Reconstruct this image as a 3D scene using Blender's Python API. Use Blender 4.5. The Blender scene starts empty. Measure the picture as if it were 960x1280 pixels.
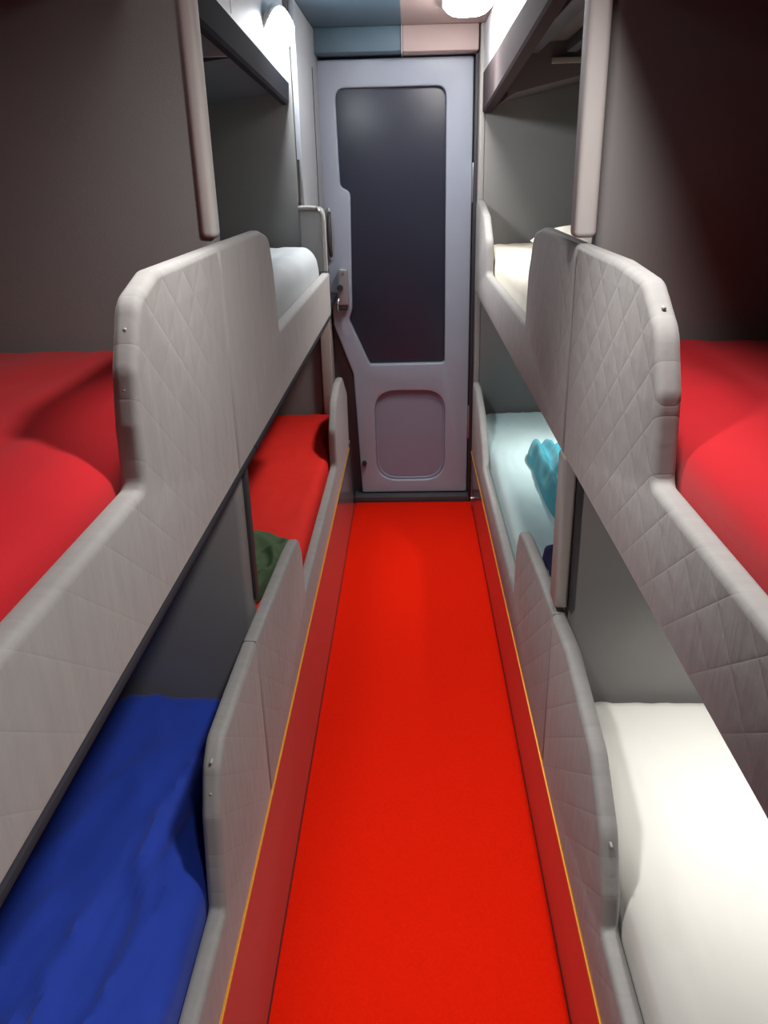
import bpy, bmesh, math, random
from mathutils import Vector, Matrix, noise
SC = bpy.context.scene
COL = SC.collection
random.seed(4)

# ------------------------------------------------------------------ view
SC.view_settings.view_transform = 'Standard'
SC.view_settings.look = 'None'
SC.view_settings.gamma = 1.0
SC.view_settings.use_curve_mapping = False
SC.view_settings.exposure = 0.12

# ------------------------------------------------------------------ camera (photo taken as 960x1280, f = 1000 px)
F_PX, ROLL, EYE = 1000.0, 0.025, 1.4
vx, vy = 512 - 480, 222 - 640
c, s = math.cos(ROLL), math.sin(ROLL)
dx, dy = vx * c - vy * s, vx * s + vy * c
th = math.atan(-dy / F_PX)
psi = math.atan(dx * math.cos(th) / F_PX)
Fv = Vector((-math.sin(psi) * math.cos(th), math.cos(psi) * math.cos(th), -math.sin(th)))
Rv = Vector((math.cos(psi), math.sin(psi), 0))
Uv = Rv.cross(Fv)
cx_, cy_ = Rv * c - Uv * s, Rv * s + Uv * c
cam = bpy.data.cameras.new('camera')
cam.sensor_fit = 'VERTICAL'
cam.sensor_height = 36.0
cam.lens = 36.0 * F_PX / 1280.0
cam.clip_start = 0.02
co = bpy.data.objects.new('camera', cam)
COL.objects.link(co)
m = Matrix((cx_, cy_, -Fv)).transposed().to_4x4()
m.translation = Vector((0, 0, EYE))
co.matrix_world = m
SC.camera = co

# ------------------------------------------------------------------ materials
def nodes(name):
    mt = bpy.data.materials.new(name)
    mt.use_nodes = True
    nt = mt.node_tree
    return mt, nt, nt.nodes['Principled BSDF']

def N(nt, kind, **kw):
    n = nt.nodes.new(kind)
    for k, v in kw.items():
        setattr(n, k, v)
    return n

def mix_col(nt, fac, c1, c2):
    r = N(nt, 'ShaderNodeMix', data_type='RGBA')
    r.inputs[6].default_value = (*c1, 1)
    r.inputs[7].default_value = (*c2, 1)
    nt.links.new(fac, r.inputs[0])
    return r.outputs[2]

def mat(name, col, rough=0.6, metal=0.0, var=0.08, scale=30.0, bump=0.0, bscale=200.0, spec=0.5, stretch=None, sheen=0.0):
    mt, nt, b = nodes(name)
    b.inputs['Roughness'].default_value = rough
    b.inputs['Metallic'].default_value = metal
    b.inputs['Specular IOR Level'].default_value = spec
    if sheen:
        b.inputs['Sheen Weight'].default_value = sheen
    tc = N(nt, 'ShaderNodeTexCoord')
    src = tc.outputs['Object']
    if stretch:
        mp = N(nt, 'ShaderNodeMapping')
        mp.inputs['Scale'].default_value = stretch
        nt.links.new(src, mp.inputs[0]); src = mp.outputs[0]
    no = N(nt, 'ShaderNodeTexNoise')
    no.inputs['Scale'].default_value = scale
    no.inputs['Detail'].default_value = 4
    nt.links.new(src, no.inputs['Vector'])
    d = [max(0, x * (1 - var)) for x in col]
    l = [min(1, x * (1 + var)) for x in col]
    nt.links.new(mix_col(nt, no.outputs['Fac'], d, l), b.inputs['Base Color'])
    if bump:
        n2 = N(nt, 'ShaderNodeTexNoise')
        n2.inputs['Scale'].default_value = bscale
        n2.inputs['Detail'].default_value = 3
        nt.links.new(src, n2.inputs['Vector'])
        bp = N(nt, 'ShaderNodeBump')
        bp.inputs['Strength'].default_value = bump
        bp.inputs['Distance'].default_value = 0.002
        nt.links.new(n2.outputs['Fac'], bp.inputs['Height'])
        nt.links.new(bp.outputs[0], b.inputs['Normal'])
    return mt

def quilt(name, col, s=0.044, dist=0.004):
    """quilted upholstery: diagonal stitch lines in the plane of the panel (object x, y)"""
    mt, nt, b = nodes(name)
    b.inputs['Roughness'].default_value = 0.75
    b.inputs['Specular IOR Level'].default_value = 0.3
    b.inputs['Sheen Weight'].default_value = 0.15
    tc = N(nt, 'ShaderNodeTexCoord')
    sx = N(nt, 'ShaderNodeSeparateXYZ')
    nt.links.new(tc.outputs['Object'], sx.inputs[0])
    def M(op, a, bb, cc=None):
        n = N(nt, 'ShaderNodeMath', operation=op)
        for i, v in enumerate((a, bb, cc)):
            if v is None: continue
            if isinstance(v, (int, float)): n.inputs[i].default_value = v
            else: nt.links.new(v, n.inputs[i])
        return n.outputs[0]
    U, V = sx.outputs[0], sx.outputs[1]
    a = M('PINGPONG', M('ADD', U, M('MULTIPLY', V, 1.25)), s)
    e = M('PINGPONG', M('SUBTRACT', U, M('MULTIPLY', V, 1.25)), s)
    d = M('MINIMUM', a, e)
    h = M('POWER', M('MULTIPLY', d, 1.0 / s), 0.22)
    nz = N(nt, 'ShaderNodeTexNoise')
    nz.inputs['Scale'].default_value = 55
    nz.inputs['Detail'].default_value = 5
    nt.links.new(tc.outputs['Object'], nz.inputs['Vector'])
    hh = M('ADD', h, M('MULTIPLY', nz.outputs['Fac'], 0.45))
    bp = N(nt, 'ShaderNodeBump')
    bp.inputs['Strength'].default_value = 0.17
    bp.inputs['Distance'].default_value = dist
    nt.links.new(hh, bp.inputs['Height'])
    nt.links.new(bp.outputs[0], b.inputs['Normal'])
    mp = N(nt, 'ShaderNodeMapping')
    mp.inputs['Scale'].default_value = (60, 9, 20)
    nt.links.new(tc.outputs['Object'], mp.inputs[0])
    n3 = N(nt, 'ShaderNodeTexNoise')
    n3.inputs['Scale'].default_value = 1.0
    n3.inputs['Detail'].default_value = 3
    nt.links.new(mp.outputs[0], n3.inputs['Vector'])
    nt.links.new(M('ADD', hh, M('MULTIPLY', n3.outputs['Fac'], 1.6)), bp.inputs['Height'])
    nt.links.new(mix_col(nt, n3.outputs['Fac'], [x * .86 for x in col], [min(1, x * 1.13) for x in col]), b.inputs['Base Color'])
    return mt

def emit(name, col, strength):
    mt, nt, b = nodes(name)
    b.inputs['Base Color'].default_value = (0.9, 0.9, 0.9, 1)
    b.inputs['Emission Color'].default_value = (*col, 1)
    b.inputs['Emission Strength'].default_value = strength
    n = N(nt, 'ShaderNodeTexNoise')          # faint unevenness of the diffuser plastic
    n.inputs['Scale'].default_value = 90
    bp = N(nt, 'ShaderNodeBump')
    bp.inputs['Strength'].default_value = 0.05
    nt.links.new(n.outputs['Fac'], bp.inputs['Height'])
    nt.links.new(bp.outputs[0], b.inputs['Normal'])
    return mt

M_ = {
    'quilt': quilt('quilted grey upholstery', (0.265, 0.257, 0.250)),
    'vinyl': mat('grey upholstered board', (0.205, 0.198, 0.195), 0.55, var=.05, scale=12, bump=.15, bscale=400),
    'vinyl_light': mat('light padded edging', (0.33, 0.315, 0.30), 0.6, var=.05, scale=20, bump=.1, bscale=300),
    'carpet': mat('red carpet', (0.80, 0.013, 0.002), 0.95, var=.12, scale=180, bump=.8, bscale=700, spec=.05),
    'laminate': mat('glossy taupe laminate', (0.36, 0.31, 0.31), 0.2, metal=.6, var=.04, scale=8),
    'gold': mat('gold trim', (0.85, 0.42, 0.06), 0.35, metal=.4, var=.05),
    'door': mat('grey blue door paint', (0.36, 0.40, 0.48), 0.38, var=.03, scale=6),
    'door_panel': mat('moulded door panel', (0.28, 0.30, 0.39), 0.42, var=.03, scale=6),
    'pane': mat('dark tinted pane', (0.020, 0.024, 0.044), 0.36, var=.1, scale=4, spec=.6),
    'seal': mat('dark rubber seal', (0.03, 0.03, 0.035), 0.6),
    'dark': mat('dark grey plastic', (0.06, 0.06, 0.068), 0.5),
    'jamb': mat('grey jamb panel', (0.33, 0.34, 0.36), 0.5, var=.05, scale=10),
    'jamb_dark': mat('charcoal door frame', (0.10, 0.098, 0.112), 0.5, var=.08, scale=10),
    'post': mat('pale padded post', (0.50, 0.48, 0.46), 0.6, var=.05, scale=20, bump=.1, bscale=300),
    'cream_trim': mat('cream post trim', (0.50, 0.46, 0.43), 0.55, var=.05),
    'chrome': mat('brushed chrome', (0.75, 0.73, 0.70), 0.22, metal=1, var=.03),
    'metal': mat('satin grey metal', (0.55, 0.56, 0.58), 0.35, metal=.7, var=.04),
    'slate': mat('slate blue ceiling panel', (0.10, 0.165, 0.215), 0.5, var=.1, scale=5),
    'rose': mat('rose beige ceiling panel', (0.46, 0.35, 0.325), 0.5, var=.06, scale=5),
    'fascia': mat('pale fascia panel', (0.58, 0.59, 0.62), 0.45, var=.04, scale=8),
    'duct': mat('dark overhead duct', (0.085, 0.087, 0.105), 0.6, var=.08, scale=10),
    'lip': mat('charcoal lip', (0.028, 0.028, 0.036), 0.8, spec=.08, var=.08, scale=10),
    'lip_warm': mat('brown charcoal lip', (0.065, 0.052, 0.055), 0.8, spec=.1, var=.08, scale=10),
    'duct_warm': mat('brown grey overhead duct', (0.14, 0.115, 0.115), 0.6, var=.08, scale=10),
    'beige': mat('beige duct panel', (0.36, 0.33, 0.29), 0.6, var=.05, scale=10),
    'shell': mat('coach wall lining', (0.24, 0.235, 0.228), 0.6, var=.05, scale=10, bump=.1),
    'red_sheet': mat('red bed sheet', (0.43, 0.005, 0.011), 0.8, var=.08, scale=14, bump=.15, bscale=900, spec=.2, sheen=.1),
    'scarlet_sheet': mat('scarlet bed sheet', (0.66, 0.018, 0.012), 0.8, var=.08, scale=14, bump=.15, bscale=900, spec=.2),
    'blue_sheet': mat('blue bed sheet', (0.016, 0.050, 0.40), 0.8, var=.12, scale=14, bump=.15, bscale=900, spec=.25, sheen=.1),
    'white_sheet': mat('white bed sheet', (0.80, 0.79, 0.74), 0.8, var=.03, scale=10, bump=.1, bscale=900, spec=.2),
    'ice_sheet': mat('ice blue bed sheet', (0.66, 0.86, 0.86), 0.8, var=.04, scale=10, bump=.1, bscale=900, spec=.2),
    'cream_sheet': mat('cream bed sheet', (0.80, 0.75, 0.64), 0.8, var=.04, scale=10, bump=.1, bscale=900, spec=.2),
    'pale_sheet': mat('pale grey bed cover', (0.40, 0.425, 0.44), 0.8, var=.04, scale=10, bump=.1, bscale=900, spec=.2),
    'teal': mat('teal blanket', (0.045, 0.36, 0.44), 0.9, var=.2, scale=25, bump=.3, bscale=500, sheen=.2),
    'navy': mat('navy cloth', (0.022, 0.026, 0.10), 0.9, var=.2, scale=25, bump=.3, bscale=500),
    'green': mat('olive green cloth', (0.045, 0.085, 0.035), 0.9, var=.35, scale=30, bump=.3, bscale=500),
    'lamp_cool': emit('cool white diffuser', (0.90, 0.95, 1.0), 60.0),
    'lamp_warm': emit('neutral white diffuser', (1.0, 0.965, 0.93), 38.0),
    'lamp_near': emit('soft white diffuser', (1.0, 0.965, 0.94), 5.0),
    'lamp_weak': emit('dim white diffuser', (1.0, 0.965, 0.95), 3.0),
    'lamp_added': emit('warm added diffuser', (1.0, 0.97, 0.90), 8.0),
    'white_plastic': mat('white lamp housing', (0.75, 0.75, 0.74), 0.4, var=.02),
}

# ------------------------------------------------------------------ object helpers
def tag(o, label=None, cat=None, group=None, kind=None):
    if label: o['label'] = label
    if cat: o['category'] = cat
    if group: o['group'] = group
    if kind: o['kind'] = kind
    return o

def link(name, me, material, parent=None, mw=None, smooth=35):
    me.name = name
    if material is not None:
        me.materials.clear()
        me.materials.append(material)
    if smooth:
        me.polygons.foreach_set('use_smooth', [True] * len(me.polygons))
        me.set_sharp_from_angle(angle=math.radians(smooth))
    o = bpy.data.objects.new(name, me)
    COL.objects.link(o)
    if parent is not None:
        o.parent = parent
        o.matrix_parent_inverse = Matrix.Identity(4)
        pw, q = Matrix.Identity(4), parent
        while q is not None:
            pw = q.matrix_basis @ pw
            q = q.parent
        o.matrix_basis = pw.inverted() @ (mw or Matrix.Identity(4))
    elif mw is not None:
        o.matrix_basis = mw
    return o

def empty(name, loc):
    o = bpy.data.objects.new(name, None)
    o.location = loc
    o.matrix_basis = Matrix.Translation(loc)
    o.empty_display_size = .1
    COL.objects.link(o)
    return o

def box_bm(bm, x0, x1, y0, y1, z0, z1, bev=0.004, seg=2):
    t = bmesh.new()
    bmesh.ops.create_cube(t, size=1)
    for v in t.verts:
        v.co = Vector(((x0 + x1) / 2 + v.co.x * (x1 - x0), (y0 + y1) / 2 + v.co.y * (y1 - y0), (z0 + z1) / 2 + v.co.z * (z1 - z0)))
    if bev:
        bmesh.ops.bevel(t, geom=list(t.edges), offset=bev, segments=seg, affect='EDGES', profile=.5, clamp_overlap=True)
    me = bpy.data.meshes.new('t'); t.to_mesh(me); t.free()
    bm.from_mesh(me); bpy.data.meshes.remove(me)

def boxes(name, lst, material, parent=None, bev=.004, seg=2):
    bm = bmesh.new()
    for b in lst:
        box_bm(bm, *b, bev=bev, seg=seg)
    me = bpy.data.meshes.new(name); bm.to_mesh(me); bm.free()
    return link(name, me, material, parent)

def rounded(pts, seg=6):
    """pts: (u, v) or (u, v, radius) -> polygon with rounded corners"""
    out = []
    n = len(pts)
    for i, p in enumerate(pts):
        r = p[2] if len(p) > 2 else 0
        P = Vector(p[:2]); A = Vector(pts[i - 1][:2]); B = Vector(pts[(i + 1) % n][:2])
        if r <= 0:
            out.append(P); continue
        a, b = (A - P), (B - P)
        la, lb = a.length, b.length
        a.normalize(); b.normalize()
        ang = a.angle(b)
        t = min(r / math.tan(ang / 2), la * .48, lb * .48)
        p0, p2 = P + a * t, P + b * t
        for k in range(seg + 1):
            q = k / seg
            out.append(p0 * (1 - q) ** 2 + P * 2 * q * (1 - q) + p2 * q * q)
    return out

AX_X = Matrix(((0, 0, 1, 0), (1, 0, 0, 0), (0, 1, 0, 0), (0, 0, 0, 1)))      # (u,v,w) -> y, z, x
AX_Y = Matrix(((1, 0, 0, 0), (0, 0, -1, 0), (0, 1, 0, 0), (0, 0, 0, 1)))     # (u,v,w) -> x, z, -y

def slab(name, loops, depth, bevel, material, parent, axes, off, bres=3, smooth=35):
    """filled outline (with holes) given thickness and a rounded edge; outer edge keeps the outline"""
    cu = bpy.data.curves.new('t', 'CURVE')
    cu.dimensions = '2D'; cu.fill_mode = 'BOTH'
    cu.extrude = max(depth / 2 - bevel, 0.0005)
    cu.bevel_depth = bevel; cu.bevel_resolution = bres; cu.offset = -bevel
    for lp in loops:
        sp = cu.splines.new('POLY')
        sp.points.add(len(lp) - 1)
        for q, p in zip(sp.points, lp): q.co = (p[0], p[1], 0, 1)
        sp.use_cyclic_u = True
    ob = bpy.data.objects.new('t', cu)
    COL.objects.link(ob)
    dg = bpy.context.evaluated_depsgraph_get(); dg.update()
    me = bpy.data.meshes.new_from_object(ob.evaluated_get(dg))
    bpy.data.objects.remove(ob); bpy.data.curves.remove(cu)
    bm = bmesh.new(); bm.from_mesh(me)
    bmesh.ops.remove_doubles(bm, verts=bm.verts, dist=1e-5)
    bmesh.ops.recalc_face_normals(bm, faces=bm.faces)
    bm.to_mesh(me); bm.free()
    mw = axes.copy(); mw.translation = Vector(off)
    return link(name, me, material, parent, mw, smooth)

def tube(name, pts, r, material, parent=None, n=10, radii=None):
    bm = bmesh.new()
    rings = []
    P = [Vector(p) for p in pts]
    for i, p in enumerate(P):
        d = (P[min(i + 1, len(P) - 1)] - P[max(i - 1, 0)]).normalized()
        u = d.orthogonal().normalized() if abs(d.x) > .9 else d.cross(Vector((1, 0, 0))).normalized()
        w = d.cross(u)
        rr = radii[i] if radii else r
        rings.append([bm.verts.new(p + (u * math.cos(6.28318 * k / n) + w * math.sin(6.28318 * k / n)) * rr) for k in range(n)])
    for a, b in zip(rings, rings[1:]):
        for k in range(n):
            bm.faces.new((a[k], a[(k + 1) % n], b[(k + 1) % n], b[k]))
    bm.faces.new(rings[0][::-1]); bm.faces.new(rings[-1])
    bmesh.ops.recalc_face_normals(bm, faces=bm.faces)
    me = bpy.data.meshes.new(name); bm.to_mesh(me); bm.free()
    return link(name, me, material, parent, smooth=50)

def prism_y(name, prof, y0, y1, material, parent=None, smooth=30):
    """profile in (x, z) run along the coach"""
    bm = bmesh.new()
    a = [bm.verts.new((p[0], y0, p[1])) for p in prof]
    b = [bm.verts.new((p[0], y1, p[1])) for p in prof]
    n = len(prof)
    for k in range(n):
        bm.faces.new((a[k], a[(k + 1) % n], b[(k + 1) % n], b[k]))
    bm.faces.new(a[::-1]); bm.faces.new(b)
    bmesh.ops.recalc_face_normals(bm, faces=bm.faces)
    me = bpy.data.meshes.new(name); bm.to_mesh(me); bm.free()
    return link(name, me, material, parent, smooth=smooth)

# ------------------------------------------------------------------ main measures (metres; x right, y down the aisle, z up)
XL, XR = -0.280, 0.262           # aisle faces of the guard panels
GT = 0.028                       # guard thickness
WALL = 0.97
YB, YE = -0.72, 3.40             # rear end, far end of the berths
PART = {-1: (1.332, 1.387), 1: (1.332, 1.387)}    # partition faces
ZC = 1.92

# ------------------------------------------------------------------ shell
tag(boxes('floor', [(-WALL, WALL, YB - .05, 3.62, -.05, 0)], M_['dark'], bev=0), kind='structure')
tag(boxes('wall_left', [(-WALL - .05, -WALL, YB - .05, 3.62, 0, 2.0)], M_['shell'], bev=0), kind='structure')
tag(boxes('wall_right', [(WALL, WALL + .05, YB - .05, 3.62, 0, 2.0)], M_['shell'], bev=0), kind='structure')
tag(boxes('wall_rear', [(-WALL, WALL, YB - .05, YB, 0, 2.0)], M_['shell'], bev=0), kind='structure')
tag(boxes('wall_front', [(-WALL, WALL, 3.60, 3.62, 0, 2.0)], M_['jamb_dark'], bev=0), kind='structure')
# ceiling in two colours, split along the aisle
cl = boxes('ceiling', [(-WALL, -.025, YB, 3.60, ZC, ZC + .05)], M_['slate'], bev=0); tag(cl, kind='structure')
boxes('ceiling_panel', [(-.025, WALL, YB, 3.60, ZC, ZC + .05)], M_['rose'], cl, bev=0)
# header above the door, in two panels of the same two colours
tr = boxes('trim_1', [(-.372, -.026, 3.41, 3.60, 1.836, ZC)], M_['slate'], bev=.006); tag(tr, kind='structure')
tr = boxes('trim_2', [(-.022, .262, 3.41, 3.60, 1.832, ZC)], M_['rose'], bev=.006); tag(tr, kind='structure')
tr = boxes('trim_3', [(-.0265, -.0215, 3.404, 3.60, 1.83, ZC)], M_['cream_trim'], bev=.001); tag(tr, kind='structure')
# end walls of the berths
e = boxes('wall_end_left', [(-WALL, -.372, 2.86, 3.60, .962, ZC)], M_['shell'], bev=.004); tag(e, kind='structure')
e = boxes('wall_foot_left', [(-WALL, -.39, 3.47, 3.60, 0, .925)], M_['shell'], bev=.003); tag(e, kind='structure')
e = boxes('wall_end_right', [(.29, WALL, YE + .005, 3.60, 0, ZC)], M_['shell'], bev=.004); tag(e, kind='structure')
# door frame pieces
e = boxes('trim_4', [(-.370, -.352, 2.865, 3.60, .962, ZC - .002)], M_['jamb'], bev=.003); tag(e, kind='structure')
boxes('groove', [(-.3525, -.350, 3.30, 3.308, .97, 1.78)], M_['seal'], e, bev=.0005)
e = boxes('trim_5', [(.268, .2895, YE + .003, 3.60, .0, ZC - .002)], M_['vinyl_light'], bev=.004); tag(e, kind='structure')
boxes('rubber_seal', [(.2555, .2675, 3.45, 3.55, .04, 1.826)], M_['seal'], e, bev=.001)
e = boxes('trim_6', [(-.388, -.345, 3.425, 3.60, .44, .925)], M_['cream_trim'], bev=.006); tag(e, kind='structure')
# charcoal frame left of the leaf, below its slanted edge
e = slab('trim_7', [[(-.344, .0), (-.225, .0), (-.225, .06), (-.25, .60), (-.325, .82), (-.344, .87)]], .03, .003, M_['jamb_dark'], None, AX_Y, (0, 3.575, 0)); tag(e, kind='structure')
e = boxes('trim_8', [(-.272, .268, 3.46, 3.60, .0, .032)], M_['dark'], bev=.004); tag(e, kind='structure')

# ------------------------------------------------------------------ door
door = empty('door_1', (0, 3.54, 0)); tag(door, kind='structure')
leaf_out = rounded([(-.237, .036, .01), (.252, .036, .01), (.252, 1.826, .012), (-.366, 1.826, .012), (-.352, 1.1), (-.334, .815, .02), (-.258, .60, .02)])
win = rounded([(-.183, .642, .016), (.146, .644, .016), (.146, 1.728, .04), (-.290, 1.728, .04), (-.284, 1.372, .03), (-.243, 1.352, .03), (-.253, .885, .02), (-.268, .838, .02)])
pan_o = rounded([(-.166, .098, .10), (.148, .098, .10), (.148, .520, .10), (-.168, .522, .10)], 10)
slab('door_leaf', [leaf_out, win, pan_o], .036, .007, M_['door'], door, AX_Y, (0, 3.525, 0))
slab('window_pane', [rounded([(-.195, .63), (.158, .63), (.158, 1.74), (-.302, 1.74), (-.296, 1.36), (-.255, 1.34), (-.265, .89), (-.28, .83)])], .006, .001, M_['pane'], door, AX_Y, (0, 3.5385, 0))
slab('inset_panel', [rounded([(-.18, .088, .06), (.16, .088, .06), (.158, .532, .06), (-.182, .532, .06)], 8)], .012, .004, M_['door_panel'], door, AX_Y, (0, 3.532, 0))
# pressed rim of the inset panel
def inset(lp, d):
    cx = sum(p[0] for p in lp) / len(lp); cy = sum(p[1] for p in lp) / len(lp)
    return [Vector((cx + (p[0] - cx) * (1 - d / .16), cy + (p[1] - cy) * (1 - d / .21))) for p in lp]
slab('pressed_rim', [pan_o, inset(pan_o, .010)], .016, .004, M_['door_panel'], door, AX_Y, (0, 3.527, 0))
# oval pull handle
hd = empty('handle', (-.335, 3.505, 1.18)); hd.parent = door; hd.matrix_basis = door.matrix_basis.inverted() @ Matrix.Translation((-.335, 3.505, 1.18))
bpy.data.objects.remove(hd)
oval = [Vector((-.334 + .020 * math.cos(t * 6.28318 / 28), 1.19 + .105 * math.sin(t * 6.28318 / 28))) for t in range(28)]
hb = slab('handle', [oval], .022, .009, M_['metal'], door, AX_Y, (0, 3.498, 0))
arc = [(-.331, 3.49 - .030 * math.sin(math.pi * t / 12) ** .6, 1.105 + .17 * t / 12) for t in range(13)]
tube('grip', arc, .009, M_['dark'], hb, radii=[.007 + .004 * math.sin(math.pi * t / 12) for t in range(13)])
# lock case
lk = slab('lock_case', [rounded([(-.306, .905, .006), (-.264, .905, .006), (-.266, 1.052, .012), (-.304, 1.056, .012)])], .04, .005, M_['metal'], door, AX_Y, (0, 3.488, 0))
tube('lock_cylinder', [(-.297, 3.470, .978), (-.297, 3.452, .978)], .013, M_['seal'], lk, 14)
tube('screw', [(-.285, 3.470, 1.035), (-.285, 3.464, 1.035)], .007, M_['chrome'], lk, 12)
boxes('latch', [(-.312, -.268, 3.472, 3.506, .885, .904)], M_['seal'], lk, bev=.004)
tube('keeper', [(-.306, 3.47, .93), (-.311, 3.45, .905), (-.309, 3.45, .88)], .006, M_['chrome'], lk, 10)
tube('door_stop', [(-.222, 3.508, .185), (-.222, 3.492, .185)], .011, M_['seal'], door, 12)
boxes('hinge', [(.2525, .2575, 3.492, 3.512, 1.30, 1.45)], M_['metal'], door, bev=.001)
boxes('hinge', [(.2525, .2575, 3.492, 3.512, .30, .45)], M_['metal'], door, bev=.001)

# ------------------------------------------------------------------ carpet
def carpet():
    bm = bmesh.new()
    box_bm(bm, -.2688, .2708, YB + .01, 3.455, 0.0005, .008, bev=.003)
    me = bpy.data.meshes.new('t'); bm.to_mesh(me); bm.free()
    return link('carpet_runner', me, M_['carpet'])
tag(carpet(), 'bright red carpet runner covering the aisle floor up to the door', 'carpet')

# ------------------------------------------------------------------ bunk bases
def base(side, xb, xt, ztop, label):
    xo = side * WALL * .998
    b = prism_y('bunk_plinth', [(xo, .002), (xb, .002), (xt, ztop), (xo, ztop)], YB + .01, 3.395, M_['laminate'])
    tag(b, label, 'plinth')
    prism_y('gold_edging', [(xt - side * .0012, ztop - .0025), (xt + side * .012, ztop - .0025), (xt + side * .012, ztop + .0025), (xt - side * .0012, ztop + .0025)], YB + .02, 3.39, M_['gold'], b)
    return b
bl = base(-1, -.2695, -.2795, .296, 'long glossy bunk plinth with gold edging on the blue sheet side of the aisle')
br = base(1, .2715, .2612, .272, 'long glossy bunk plinth with gold edging on the white sheet side of the aisle')
tube('bolt', [(.2735, 3.37, .055), (.262, 3.37, .055)], .009, M_['chrome'], br, 10)

# ------------------------------------------------------------------ upper bunk boards
def board(side, y0, y1, label):
    xi = (XL - GT) if side < 0 else (XR + GT)
    xo = side * WALL * .998
    b = boxes('bunk_board', [(min(xi, xo), max(xi, xo), y0, y1, .936, .96)], M_['lip'], bev=.004)
    ra, rb_ = xi + side * .16, xi + side * .19
    boxes('support_rail', [(min(ra, rb_), max(ra, rb_), y0 + .01, y1 - .01, .905, .9355)], M_['dark'], b, bev=.003)
    if side < 0:
        boxes('shade_strip', [(XL - GT + .0005, XL - .0005, (y0 + .01 if y0 < 1 else y0 - .02), (min(y1, 2.855) - .005 if y0 > 1 else y1 + .034), .9515, .9605)], M_['lip'], b, bev=.001)  # added dark strip: shade under the guard, covering the carpet's red bounce
    return tag(b, label, 'bunk board')
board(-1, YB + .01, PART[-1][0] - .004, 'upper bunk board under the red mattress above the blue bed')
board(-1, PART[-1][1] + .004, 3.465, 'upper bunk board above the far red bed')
board(1, YB + .01, PART[1][0] - .004, 'upper bunk board under the red mattress above the white bed')
board(1, PART[1][1] + .004, YE, 'upper bunk board above the ice blue bed')

# ------------------------------------------------------------------ guard panels
def guard(side, loop, label, seam_studs=()):
    w = XL - GT / 2 if side < 0 else XR + GT / 2
    g = slab('guard_panel', [rounded(loop, 5)], GT, .0095, M_['quilt'], None, AX_X, (w, 0, 0), bres=4, smooth=60)
    for (y, z) in seam_studs:
        x0 = w
        tube('stud', [(x0, y + .0005, z), (x0, y + .0015, z), (x0, y + .010, z)], .0024, M_['vinyl_light'], g, 8, radii=[.0012, .0024, .0024])
    return tag(g, label, 'guard panel', 'padded guard panels along the bunks')

SL, SR = 1.220, 1.335
BV = .012
guard(-1, [(YB + .02, .961), (SL - .0012, .961), (SL - .0012, 1.314), (.915, 1.312, .04), (.840, 1.292, .04), (.800, 1.225, .06), (.785, 1.17, .03), (.778, 1.107, .010), (YB + .02, 1.107)],
      'quilted grey guard panel in front of the upper red bed above the blue bed', [(.821, 1.262), (.794, 1.205)])
guard(-1, [(SL + .0012, .961), (2.86, .961, .01), (2.86, 1.106, .012), (1.715, 1.107, .012), (1.70, 1.23, .05), (1.668, 1.300, .05), (1.58, 1.315, .04), (SL + .0012, 1.314)],
      'quilted grey guard panel in front of the pale grey upper bed beside the door lock')
guard(1, [(YB + .02, .946), (SR - .0012, .946), (SR - .0012, 1.298), (1.072, 1.297, .06), (.945, 1.288, .05), (.876, 1.245, .06), (.845, 1.18, .04), (.832, 1.083, .010), (YB + .02, 1.083)],
      'quilted grey guard panel in front of the upper red bed above the white bed', [(.897, 1.262), (.8575, 1.205)])
guard(1, [(SR + .0012, .946), (3.395, .962), (3.395, 1.313, .02), (3.30, 1.311, .07), (3.06, 1.27, .1), (2.93, 1.19, .06), (2.90, 1.083, .02), (1.880, 1.083, .012), (1.862, 1.20, .05), (1.80, 1.288, .05), (1.70, 1.302, .04), (SR + .0012, 1.298)],
      'quilted grey guard panel in front of the cream upper bed')
ZL, ZR = .300, .276
guard(-1, [(YB + .02, ZL), (SL - .0012, ZL), (SL - .0012, .644), (.95, .650, .04), (.912, .625, .04), (.880, .56, .05), (.852, .412, .010), (YB + .02, .410)],
      'quilted grey guard panel in front of the blue bed', [(.893, .59), (.912, .63)])
gl = guard(-1, [(SL + .0012, ZL), (3.385, ZL), (3.385, .55, .03), (3.20, .660, .06), (3.05, .668, .06), (2.90, .635, .08), (2.81, .55, .05), (2.80, .412, .02), (1.830, .412, .012), (1.815, .54, .04), (1.775, .592, .04), (1.68, .606, .1), (SL + .0012, .644)],
      'quilted grey guard panel in front of the far lower red bed')
guard(1, [(YB + .02, ZR), (SR - .0012, ZR), (SR - .0012, .630), (1.20, .638, .1), (.98, .600, .07), (.885, .53, .06), (.845, .45, .04), (.836, .398, .010), (YB + .02, .396)],
      'quilted grey guard panel in front of the white bed', [(.868, .52)])
guard(1, [(SR + .0012, ZR), (3.385, ZR), (3.385, .590, .02), (3.25, .592, .05), (3.05, .54, .08), (2.92, .46, .06), (2.84, .388, .04), (1.875, .388, .012), (1.855, .53, .04), (1.815, .590, .04), (1.74, .602, .06), (SR + .0012, .630)],
      'quilted grey guard panel in front of the ice blue bed')

tube('bolt', [(-.283, 3.355, .335), (-.274, 3.355, .335)], .009, M_['chrome'], gl, 10)
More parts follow.
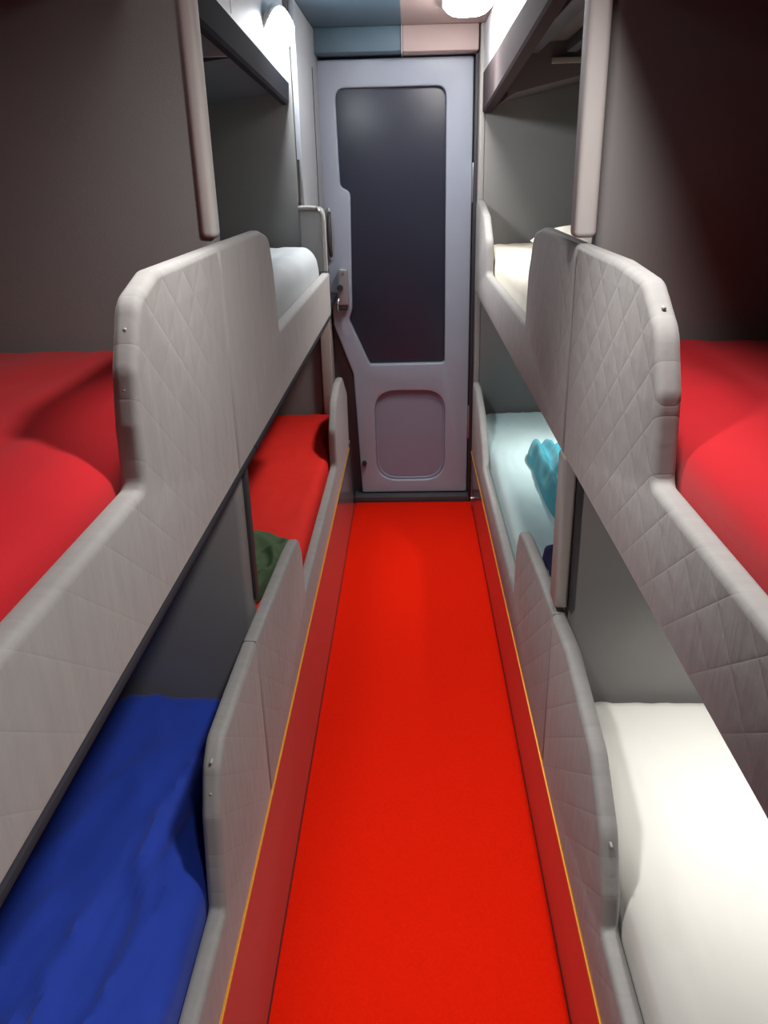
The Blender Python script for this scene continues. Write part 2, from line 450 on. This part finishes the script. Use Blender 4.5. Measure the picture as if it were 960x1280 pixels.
# end board that closes the pale grey bunk, with its light piping and the rod on top
eb_out = rounded([(-.371, .965), (XL - GT - .001, .965), (XL - GT - .001, 1.1085), (-.284, 1.1085), (-.284, 1.318, .028), (-.371, 1.320, .004)], 8)
eb = slab('end_board', [eb_out], .026, .005, M_['vinyl'], None, AX_Y, (0, 2.843, 0))
tag(eb, 'dark grey end board of the pale grey upper bed with a light piped edge', 'end board')
tube('piping', [(-.370, 2.830, 1.316), (-.33, 2.830, 1.316), (-.312, 2.830, 1.314), (-.299, 2.830, 1.306), (-.290, 2.830, 1.293), (-.2875, 2.830, 1.27), (-.2875, 2.830, 1.20), (-.2875, 2.830, 1.112)], .0065, M_['vinyl_light'], eb, 8)
gr = empty('grab_rod', (-.362, 2.838, 1.323))
tag(gr, 'thin pale metal rod standing on the end board by the door', 'rod')
tube('rod', [(-.362, 2.838, 1.328), (-.362, 2.838, 1.462)], .0042, M_['chrome'], gr, 8)
tube('socket', [(-.362, 2.838, 1.318), (-.362, 2.838, 1.334)], .009, M_['chrome'], gr, 10)

# ------------------------------------------------------------------ partitions
def partition(side, label):
    y0, y1 = PART[side]
    xo = side * WALL * .998
    xin = (XL - GT - .003) if side < 0 else (XR + GT + .003)
    root = empty('partition', (side * .6, (y0 + y1) / 2, 0))
    tag(root, label, 'partition')
    zt = ZL if side < 0 else ZR
    boxes('lower_panel', [(min(xin, xo), max(xin, xo), y0, y1, zt, .93)], M_['vinyl'], root, bev=.012, seg=3)
    boxes('upper_panel', [(min(xin, xo), max(xin, xo), y0, y1, .931, 1.74)], M_['vinyl'], root, bev=.016, seg=4)
    a, b = (-.331, -.306) if side < 0 else (.2565, .291)
    boxes('padded_post', [(a, b, y0 - (.008 if side < 0 else .006), y0 + (.03 if side < 0 else .04), 1.318 if side < 0 else 1.306, 1.9)], M_['post'], root, bev=.009, seg=3)
    if side > 0:
        boxes('lower_post', [(.265, .291, y0 + .004, y1 + .004, .64, .942)], M_['vinyl_light'], root, bev=.007, seg=3)
        boxes('edge_trim', [(.2915, .3025, y0 - .001, y1 - .004, .64, .925)], M_['seal'], root, bev=.001)
    else:
        boxes('edge_trim', [(-.3108, -.3045, y0 + .028, y1 + .001, .65, .925)], M_['seal'], root, bev=.001)
    return root
partition(-1, 'grey upholstered partition wall with padded post between the blue bed and the far red bed')
partition(1, 'grey upholstered partition wall with padded post between the white bed and the ice blue bed')

# ------------------------------------------------------------------ mattresses in their sheets
def mattress(side, y0, y1, z0, ztop, material, label, drop=.04, roll=.05, wr=.004, seed=0, ridge=0.0, name='mattress', xi_off=.004, endround=.03):
    xi = (XL - GT - xi_off) if side < 0 else (XR + GT + xi_off)
    xo = side * (WALL - .006)
    W = abs(xo - xi); Ln = y1 - y0
    nx, ny = 46, 120
    off = Vector((seed * 3.7, seed * 1.3, seed * 2.1))
    bm = bmesh.new()
    vs = []
    for j in range(ny + 1):
        v = j / ny
        row = []
        for i in range(nx + 1):
            u = (i / nx) ** 1.3
            d = u * W; y = y0 + v * Ln
            z = ztop
            if d < roll: z -= drop * (1 - math.sqrt(max(0, 1 - (1 - d / roll) ** 2)))
            e = min(v * Ln, (1 - v) * Ln)
            if e < endround: z -= .03 * (1 - math.sqrt(max(0, 1 - (1 - e / endround) ** 2)))
            p = Vector((d, y, 0))
            z += wr * noise.noise(p * 6 + off) + wr * .5 * noise.noise(Vector((d * 30, y * 7, 0)) + off)
            if ridge:
                q = 1 - abs(noise.noise(Vector((d * 22 + 2 * noise.noise(p * 3 + off), y * 3.2, 1)) + off))
                z += ridge * max(0, q - .84) / .16 * (.3 + .7 * min(1, 2.2 * abs(noise.noise(p * 2.3 + off))))
            z = min(z, ztop + .02)
            row.append(bm.verts.new((xi + side * (d), y, z)))
        vs.append(row)
    for j in range(ny):
        for i in range(nx):
            f = (vs[j][i], vs[j][i + 1], vs[j + 1][i + 1], vs[j + 1][i])
            bm.faces.new(f if side > 0 else f[::-1])
    # sides
    rim = [vs[0][i] for i in range(nx + 1)] + [vs[j][nx] for j in range(1, ny + 1)] + [vs[ny][i] for i in range(nx - 1, -1, -1)] + [vs[j][0] for j in range(ny - 1, 0, -1)]
    bot = [bm.verts.new((r.co.x, r.co.y, z0)) for r in rim]
    k = len(rim)
    for i in range(k):
        bm.faces.new((rim[i], bot[i], bot[(i + 1) % k], rim[(i + 1) % k]))
    bm.faces.new(bot)
    bmesh.ops.recalc_face_normals(bm, faces=bm.faces)
    me = bpy.data.meshes.new(name); bm.to_mesh(me); bm.free()
    o = link(name, me, material, smooth=60)
    return tag(o, label, 'mattress')

g = .004
mattress(-1, YB + .02, PART[-1][0] - .003, .961, 1.150, M_['red_sheet'], 'upper bunk mattress in a red sheet above the blue bed', drop=.055, roll=.10, wr=.006, seed=1)
mattress(1, YB + .02, PART[1][0] - .003, .961, 1.150, M_['red_sheet'], 'upper bunk mattress in a red sheet above the white bed', drop=.06, roll=.10, wr=.006, seed=2)
mattress(-1, PART[-1][1] + g, 2.825, .961, 1.192, M_['pale_sheet'], 'upper bunk mattress in a pale grey cover beside the door lock', drop=.06, roll=.05, wr=.008, seed=3, endround=.06)
mattress(1, PART[1][1] + g, YE - .004, .961, 1.150, M_['cream_sheet'], 'upper bunk mattress in a cream sheet at the far end', drop=.045, roll=.05, wr=.006, seed=4)
mattress(-1, YB + .02, PART[-1][0] - g, .297, .461, M_['blue_sheet'], 'lower bunk mattress in a wrinkled royal blue sheet', drop=.035, roll=.05, wr=.008, seed=5, ridge=.017)
mattress(1, YB + .02, PART[1][0] - g, .273, .448, M_['white_sheet'], 'lower bunk mattress in a smooth white sheet', drop=.04, roll=.07, wr=.004, seed=6, ridge=.005)
mattress(-1, PART[-1][1] + g, 3.42, .297, .450, M_['scarlet_sheet'], 'far lower bunk mattress in a scarlet sheet', drop=.03, roll=.04, wr=.005, seed=7)
mattress(1, PART[1][1] + g, YE - .004, .273, .450, M_['ice_sheet'], 'far lower bunk mattress in an ice blue sheet', drop=.04, roll=.05, wr=.005, seed=8, ridge=.004)

# ------------------------------------------------------------------ loose cloths and the pillow
def cloth(name, outline_c, hw, hl, h, z0, rot, material, label, cat, folds, seed, parent=None):
    """a folded heap: rounded plan, lengthwise folds, undercut edge"""
    bm = bmesh.new()
    nu, nv = 40, 64
    cxy = Vector(outline_c)
    off = Vector((seed, seed * 2.2, seed * .7))
    R = Matrix.Rotation(rot, 2)
    grid = []
    for j in range(nv + 1):
        row = []
        for i in range(nu + 1):
            a, b = 2 * i / nu - 1, 2 * j / nv - 1
            # superellipse edge
            x = a * hw * (1 - .25 * abs(b) ** 6); y = b * hl * (1 - .10 * abs(a) ** 4)
            wob = noise.noise(Vector((b * 2.2, a, 0)) + off) * hw * .16
            ed = (1 - abs(a) ** 5) * (1 - abs(b) ** 9)
            fold = .5 + .5 * math.cos(folds * math.pi * a + 2.2 * noise.noise(Vector((a * 1.5, b * 1.8, 2)) + off))
            z = h * max(0, ed) ** .45 * (.55 + .45 * fold + .22 * noise.noise(Vector((a * 3, b * 5, 5)) + off))
            q = R @ Vector((x + wob, y))
            row.append(bm.verts.new((cxy.x + q.x, cxy.y + q.y, z0 + max(0, z))))
        grid.append(row)
    for j in range(nv):
        for i in range(nu):
            bm.faces.new((grid[j][i], grid[j][i + 1], grid[j + 1][i + 1], grid[j + 1][i]))
    rim = [grid[0][i] for i in range(nu + 1)] + [grid[j][nu] for j in range(1, nv + 1)] + [grid[nv][i] for i in range(nu - 1, -1, -1)] + [grid[j][0] for j in range(nv - 1, 0, -1)]
    bm.faces.new(rim[::-1])
    bmesh.ops.recalc_face_normals(bm, faces=bm.faces)
    me = bpy.data.meshes.new(name); bm.to_mesh(me); bm.free()
    o = link(name, me, material, smooth=70)
    return tag(o, label, cat)
cloth('folded_blanket', (.495, 2.47), .088, .37, .075, .4565, 0.0, M_['teal'], 'folded teal blanket lying on the ice blue bed', 'blanket', 3, 1)
cloth('folded_cloth', (.455, 1.86), .105, .12, .055, .4565, .1, M_['navy'], 'crumpled navy cloth on the ice blue bed beside the partition post', 'cloth', 2, 5)
cloth('folded_cloth', (-.435, 1.86), .085, .19, .055, .4565, -.1, M_['green'], 'crumpled olive green cloth on the far scarlet bed', 'cloth', 2, 9)

def pillow(loc, hx, hy, h, rot, material, label):
    bm = bmesh.new()
    n = 28
    R = Matrix.Rotation(rot, 2)
    top, low = [], []
    for j in range(n + 1):
        rt, rb = [], []
        for i in range(n + 1):
            a, b = 2 * i / n - 1, 2 * j / n - 1
            t = (max(0, 1 - abs(a) ** 3.2) * max(0, 1 - abs(b) ** 3.2)) ** .55
            x = a * hx * (1 - .06 * b * b); y = b * hy * (1 - .06 * a * a)
            q = R @ Vector((x, y))
            w = .006 * noise.noise(Vector((x * 12, y * 12, 3)))
            rt.append(bm.verts.new((loc[0] + q.x, loc[1] + q.y, loc[2] + h * .42 + (h * .58 + w) * t)))
            edge = i in (0, n) or j in (0, n)
            rb.append(rt[-1] if edge else bm.verts.new((loc[0] + q.x, loc[1] + q.y, loc[2] + h * .42 * (1 - t))))
        top.append(rt); low.append(rb)
    for j in range(n):
        for i in range(n):
            bm.faces.new((top[j][i], top[j][i + 1], top[j + 1][i + 1], top[j + 1][i]))
            f = (low[j][i], low[j + 1][i], low[j + 1][i + 1], low[j][i + 1])
            bm.faces.new(f)
    bmesh.ops.recalc_face_normals(bm, faces=bm.faces)
    me = bpy.data.meshes.new('pillow'); bm.to_mesh(me); bm.free()
    return tag(link('pillow', me, material, smooth=80), label, 'pillow')
pillow((.60, 2.55, 1.156), .20, .30, .10, .05, M_['cream_sheet'], 'plump cream pillow on the cream upper bed')

# ------------------------------------------------------------------ overhead ducts
def loft_y(name, pa, ya, pb, yb, material, parent):
    bm = bmesh.new()
    a = [bm.verts.new((p[0], ya, p[1])) for p in pa]
    b = [bm.verts.new((p[0], yb, p[1])) for p in pb]
    n = len(pa)
    for k in range(n):
        bm.faces.new((a[k], a[(k + 1) % n], b[(k + 1) % n], b[k]))
    bm.faces.new(a[::-1]); bm.faces.new(b)
    bmesh.ops.recalc_face_normals(bm, faces=bm.faces)
    me = bpy.data.meshes.new(name); bm.to_mesh(me); bm.free()
    return link(name, me, material, parent, smooth=30)

def left_duct():
    root = empty('overhead_duct', (-.6, 1.5, 1.62))
    tag(root, 'dark overhead duct with pale fascia above the pale grey upper bed', 'overhead duct')
    yb, ye = YB + .01, 2.858
    prism_y('fascia', [(-.3865, 1.915), (-.3865, 1.69), (-.396, 1.69), (-.396, 1.915)], yb, ye, M_['fascia'], root)
    def lp(y):
        t, b = 1.735 - .0495 * (y - 1.84), 1.668 - .0426 * (y - 1.84)
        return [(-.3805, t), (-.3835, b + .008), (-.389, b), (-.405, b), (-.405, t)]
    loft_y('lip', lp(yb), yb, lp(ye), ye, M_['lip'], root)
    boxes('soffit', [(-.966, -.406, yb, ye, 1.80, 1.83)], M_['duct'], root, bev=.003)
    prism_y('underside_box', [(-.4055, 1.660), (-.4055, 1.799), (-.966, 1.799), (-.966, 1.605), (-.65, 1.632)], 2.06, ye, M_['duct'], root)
    boxes('lit_box_face', [(-.95, -.407, 2.052, 2.0595, 1.662, 1.798)], M_['fascia'], root, bev=.002)  # paler than the box: light on its front put into the colour
    boxes('seam', [(-.3885, -.3855, 2.02, 2.026, 1.74, 1.90)], M_['jamb'], root, bev=.001)
    return root
left_duct()

def right_duct():
    root = empty('overhead_duct', (.6, 1.5, 1.62))
    tag(root, 'brown grey overhead duct with ribbed underside above the cream upper bed', 'overhead duct')
    yb, ye = YB + .01, YE
    prism_y('fascia', [(.282, 1.915), (.286, 1.745), (.305, 1.74), (.305, 1.915)], yb, ye, M_['fascia'], root)
    def lp(y):
        t, b = 1.755 + .02 * (3.395 - y), 1.620 + .062 * (3.395 - y)
        return [(.2795, t), (.2795, b + .006), (.285, b), (.315, b), (.325, b + .05), (.325, t)]
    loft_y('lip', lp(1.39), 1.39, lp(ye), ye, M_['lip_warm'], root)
    shading_lip = [(.2795, 1.80), (.2795, 1.661), (.285, 1.655), (.315, 1.655), (.325, 1.70), (.325, 1.80)]  # near lip out of view, lowered to keep the near lamp off the partition
    loft_y('lip', shading_lip, yb, shading_lip, 1.385, M_['lip_warm'], root)
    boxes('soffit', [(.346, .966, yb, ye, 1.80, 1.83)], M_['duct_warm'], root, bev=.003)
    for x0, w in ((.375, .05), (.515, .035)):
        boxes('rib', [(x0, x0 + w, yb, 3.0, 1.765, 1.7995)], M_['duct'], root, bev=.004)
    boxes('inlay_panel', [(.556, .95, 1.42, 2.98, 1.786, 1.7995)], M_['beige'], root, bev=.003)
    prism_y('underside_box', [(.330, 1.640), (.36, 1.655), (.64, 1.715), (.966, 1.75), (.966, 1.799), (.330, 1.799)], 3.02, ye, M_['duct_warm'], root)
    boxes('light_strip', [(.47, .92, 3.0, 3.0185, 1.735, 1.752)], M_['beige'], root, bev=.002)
    return root
right_duct()

# ------------------------------------------------------------------ lamps
def lamp(name, loc, hx, hy, h, material, label, tilt=0.0, watt=0, aim=None, cone=130, col=(1, .97, .94)):
    root = empty('ceiling_lamp', loc)
    root.matrix_basis = Matrix.Translation(loc) @ Matrix.Rotation(tilt, 4, 'Y')
    tag(root, label, 'ceiling lamp', 'ceiling lamps of the coach')
    def oval_bm(ax, ay, z0, z1, dome):
        bm = bmesh.new(); n = 40; rings = []
        prof = [(1.0, z0), (1.0, z1 + .004), (.97, z1)] if not dome else [(1, z0), (.98, z0 - dome * .45), (.85, z0 - dome * .8), (.55, z0 - dome), (.2, z0 - dome * 1.05)]
        for r, z in prof:
            rings.append([bm.verts.new((r * ax * math.copysign(abs(math.cos(t)) ** .7, math.cos(t)), r * ay * math.copysign(abs(math.sin(t)) ** .7, math.sin(t)), z)) for t in [6.28318 * k / n for k in range(n)]])
        for a, b in zip(rings, rings[1:]):
            for k in range(n): bm.faces.new((a[k], a[(k + 1) % n], b[(k + 1) % n], b[k]))
        bm.faces.new(rings[0]); bm.faces.new(rings[-1][::-1])
        bmesh.ops.recalc_face_normals(bm, faces=bm.faces)
        me = bpy.data.meshes.new('t'); bm.to_mesh(me); bm.free()
        return me
    link('housing', oval_bm(hx, hy, 0, -h * .4, 0), M_['white_plastic'], root, root.matrix_basis.copy())
    link('diffuser', oval_bm(hx * .86, hy * .93, -h * .401, 0, h * .6), material, root, root.matrix_basis.copy())
    return root
LAMPS = [
    ('l', (-.383, 2.64, 1.805), .055, .19, 'lamp_cool', 'glaring white oval lamp on the fascia beside the door top', -58, 0, (.1, 2.75, 0), 150, (.93, .97, 1)),
    ('r', (.193, 2.95, 1.919), .085, .19, 'lamp_warm', 'glaring white oval ceiling lamp over the cream upper bed side', 0, 42, (-.1, 2.35, 0), 95, (1, .97, .94)),
    ('r2', (.232, .88, 1.919), .045, .16, 'lamp_near', 'white oval ceiling lamp over the near red upper bunk, out of the picture', 0, 35, (-.12, .9, 0), 145, (1, .97, .94)),
    ('r3', (.232, -.05, 1.919), .045, .16, 'lamp_near', 'added white oval ceiling lamp over the near end of the aisle, behind the viewer', 0, 30, (-.10, .10, 0), 100, (1, .97, .94)),  # unseen lamp put in to even out light on guards and carpet
    ('l2', (-.29, .98, 1.919), .062, .16, 'lamp_weak', 'added oval ceiling lamp opposite the near ceiling lamp, out of the picture', 0, 32, (.36, 1.0, 0), 72, (1, .97, .94)),  # unseen lamp added to brighten the carpet and right side
]
for nm, loc, hx, hy, mt, lab, tilt, watt, aim, cone, col in LAMPS:
    root = lamp(nm, loc, hx, hy, .035, M_[mt], lab, tilt=math.radians(tilt))
    if not watt: continue
    L = bpy.data.lights.new('lamp_beam', 'SPOT')
    L.energy = watt; L.color = col; L.spot_size = math.radians(cone); L.spot_blend = 1.0; L.shadow_soft_size = .045
    o = bpy.data.objects.new('lamp_beam', L); COL.objects.link(o)
    p = root.matrix_basis @ Vector((0, 0, -.075))
    d = (Vector(aim) - p).normalized()
    o.parent = root
    mw = d.to_track_quat('-Z', 'Y').to_matrix().to_4x4(); mw.translation = p
    o.matrix_basis = root.matrix_basis.inverted() @ mw

def added_lamp(x, y, watt, mt, label):  # unseen lamp added to brighten a lower bed
    rl = empty('added_lamp', (x, y, .931)); tag(rl, label, 'added lamp')
    for name, r, z0, z1, material in (('housing', .05, .918, .9355, M_['white_plastic']), ('diffuser', .04, .911, .9178, mt)):
        bm = bmesh.new()
        bmesh.ops.create_cone(bm, cap_ends=True, segments=32, radius1=r * .9, radius2=r, depth=z1 - z0)
        for v in bm.verts: v.co += Vector((x, y, (z0 + z1) / 2))
        me = bpy.data.meshes.new(name); bm.to_mesh(me); bm.free()
        link(name, me, material, rl)
    L = bpy.data.lights.new('lamp_beam', 'SPOT'); L.energy = watt; L.color = (1, .98, .94); L.spot_size = math.radians(125); L.spot_blend = .8; L.shadow_soft_size = .03
    o = bpy.data.objects.new('lamp_beam', L); COL.objects.link(o); o.parent = rl
    o.matrix_basis = rl.matrix_basis.inverted() @ Matrix.Translation((x, y, .90))
added_lamp(.60, 1.0, 9, M_['lamp_added'], 'small round unseen lamp added under the upper bunk, shining on the white bed')
added_lamp(.58, 2.75, 9, M_['lamp_added'], 'small round unseen lamp added under the upper bunk, shining on the ice blue bed')

w = bpy.data.worlds.new('world'); SC.world = w
w.use_nodes = True
w.node_tree.nodes['Background'].inputs[0].default_value = (.02, .02, .022, 1)
w.node_tree.nodes['Background'].inputs[1].default_value = .3
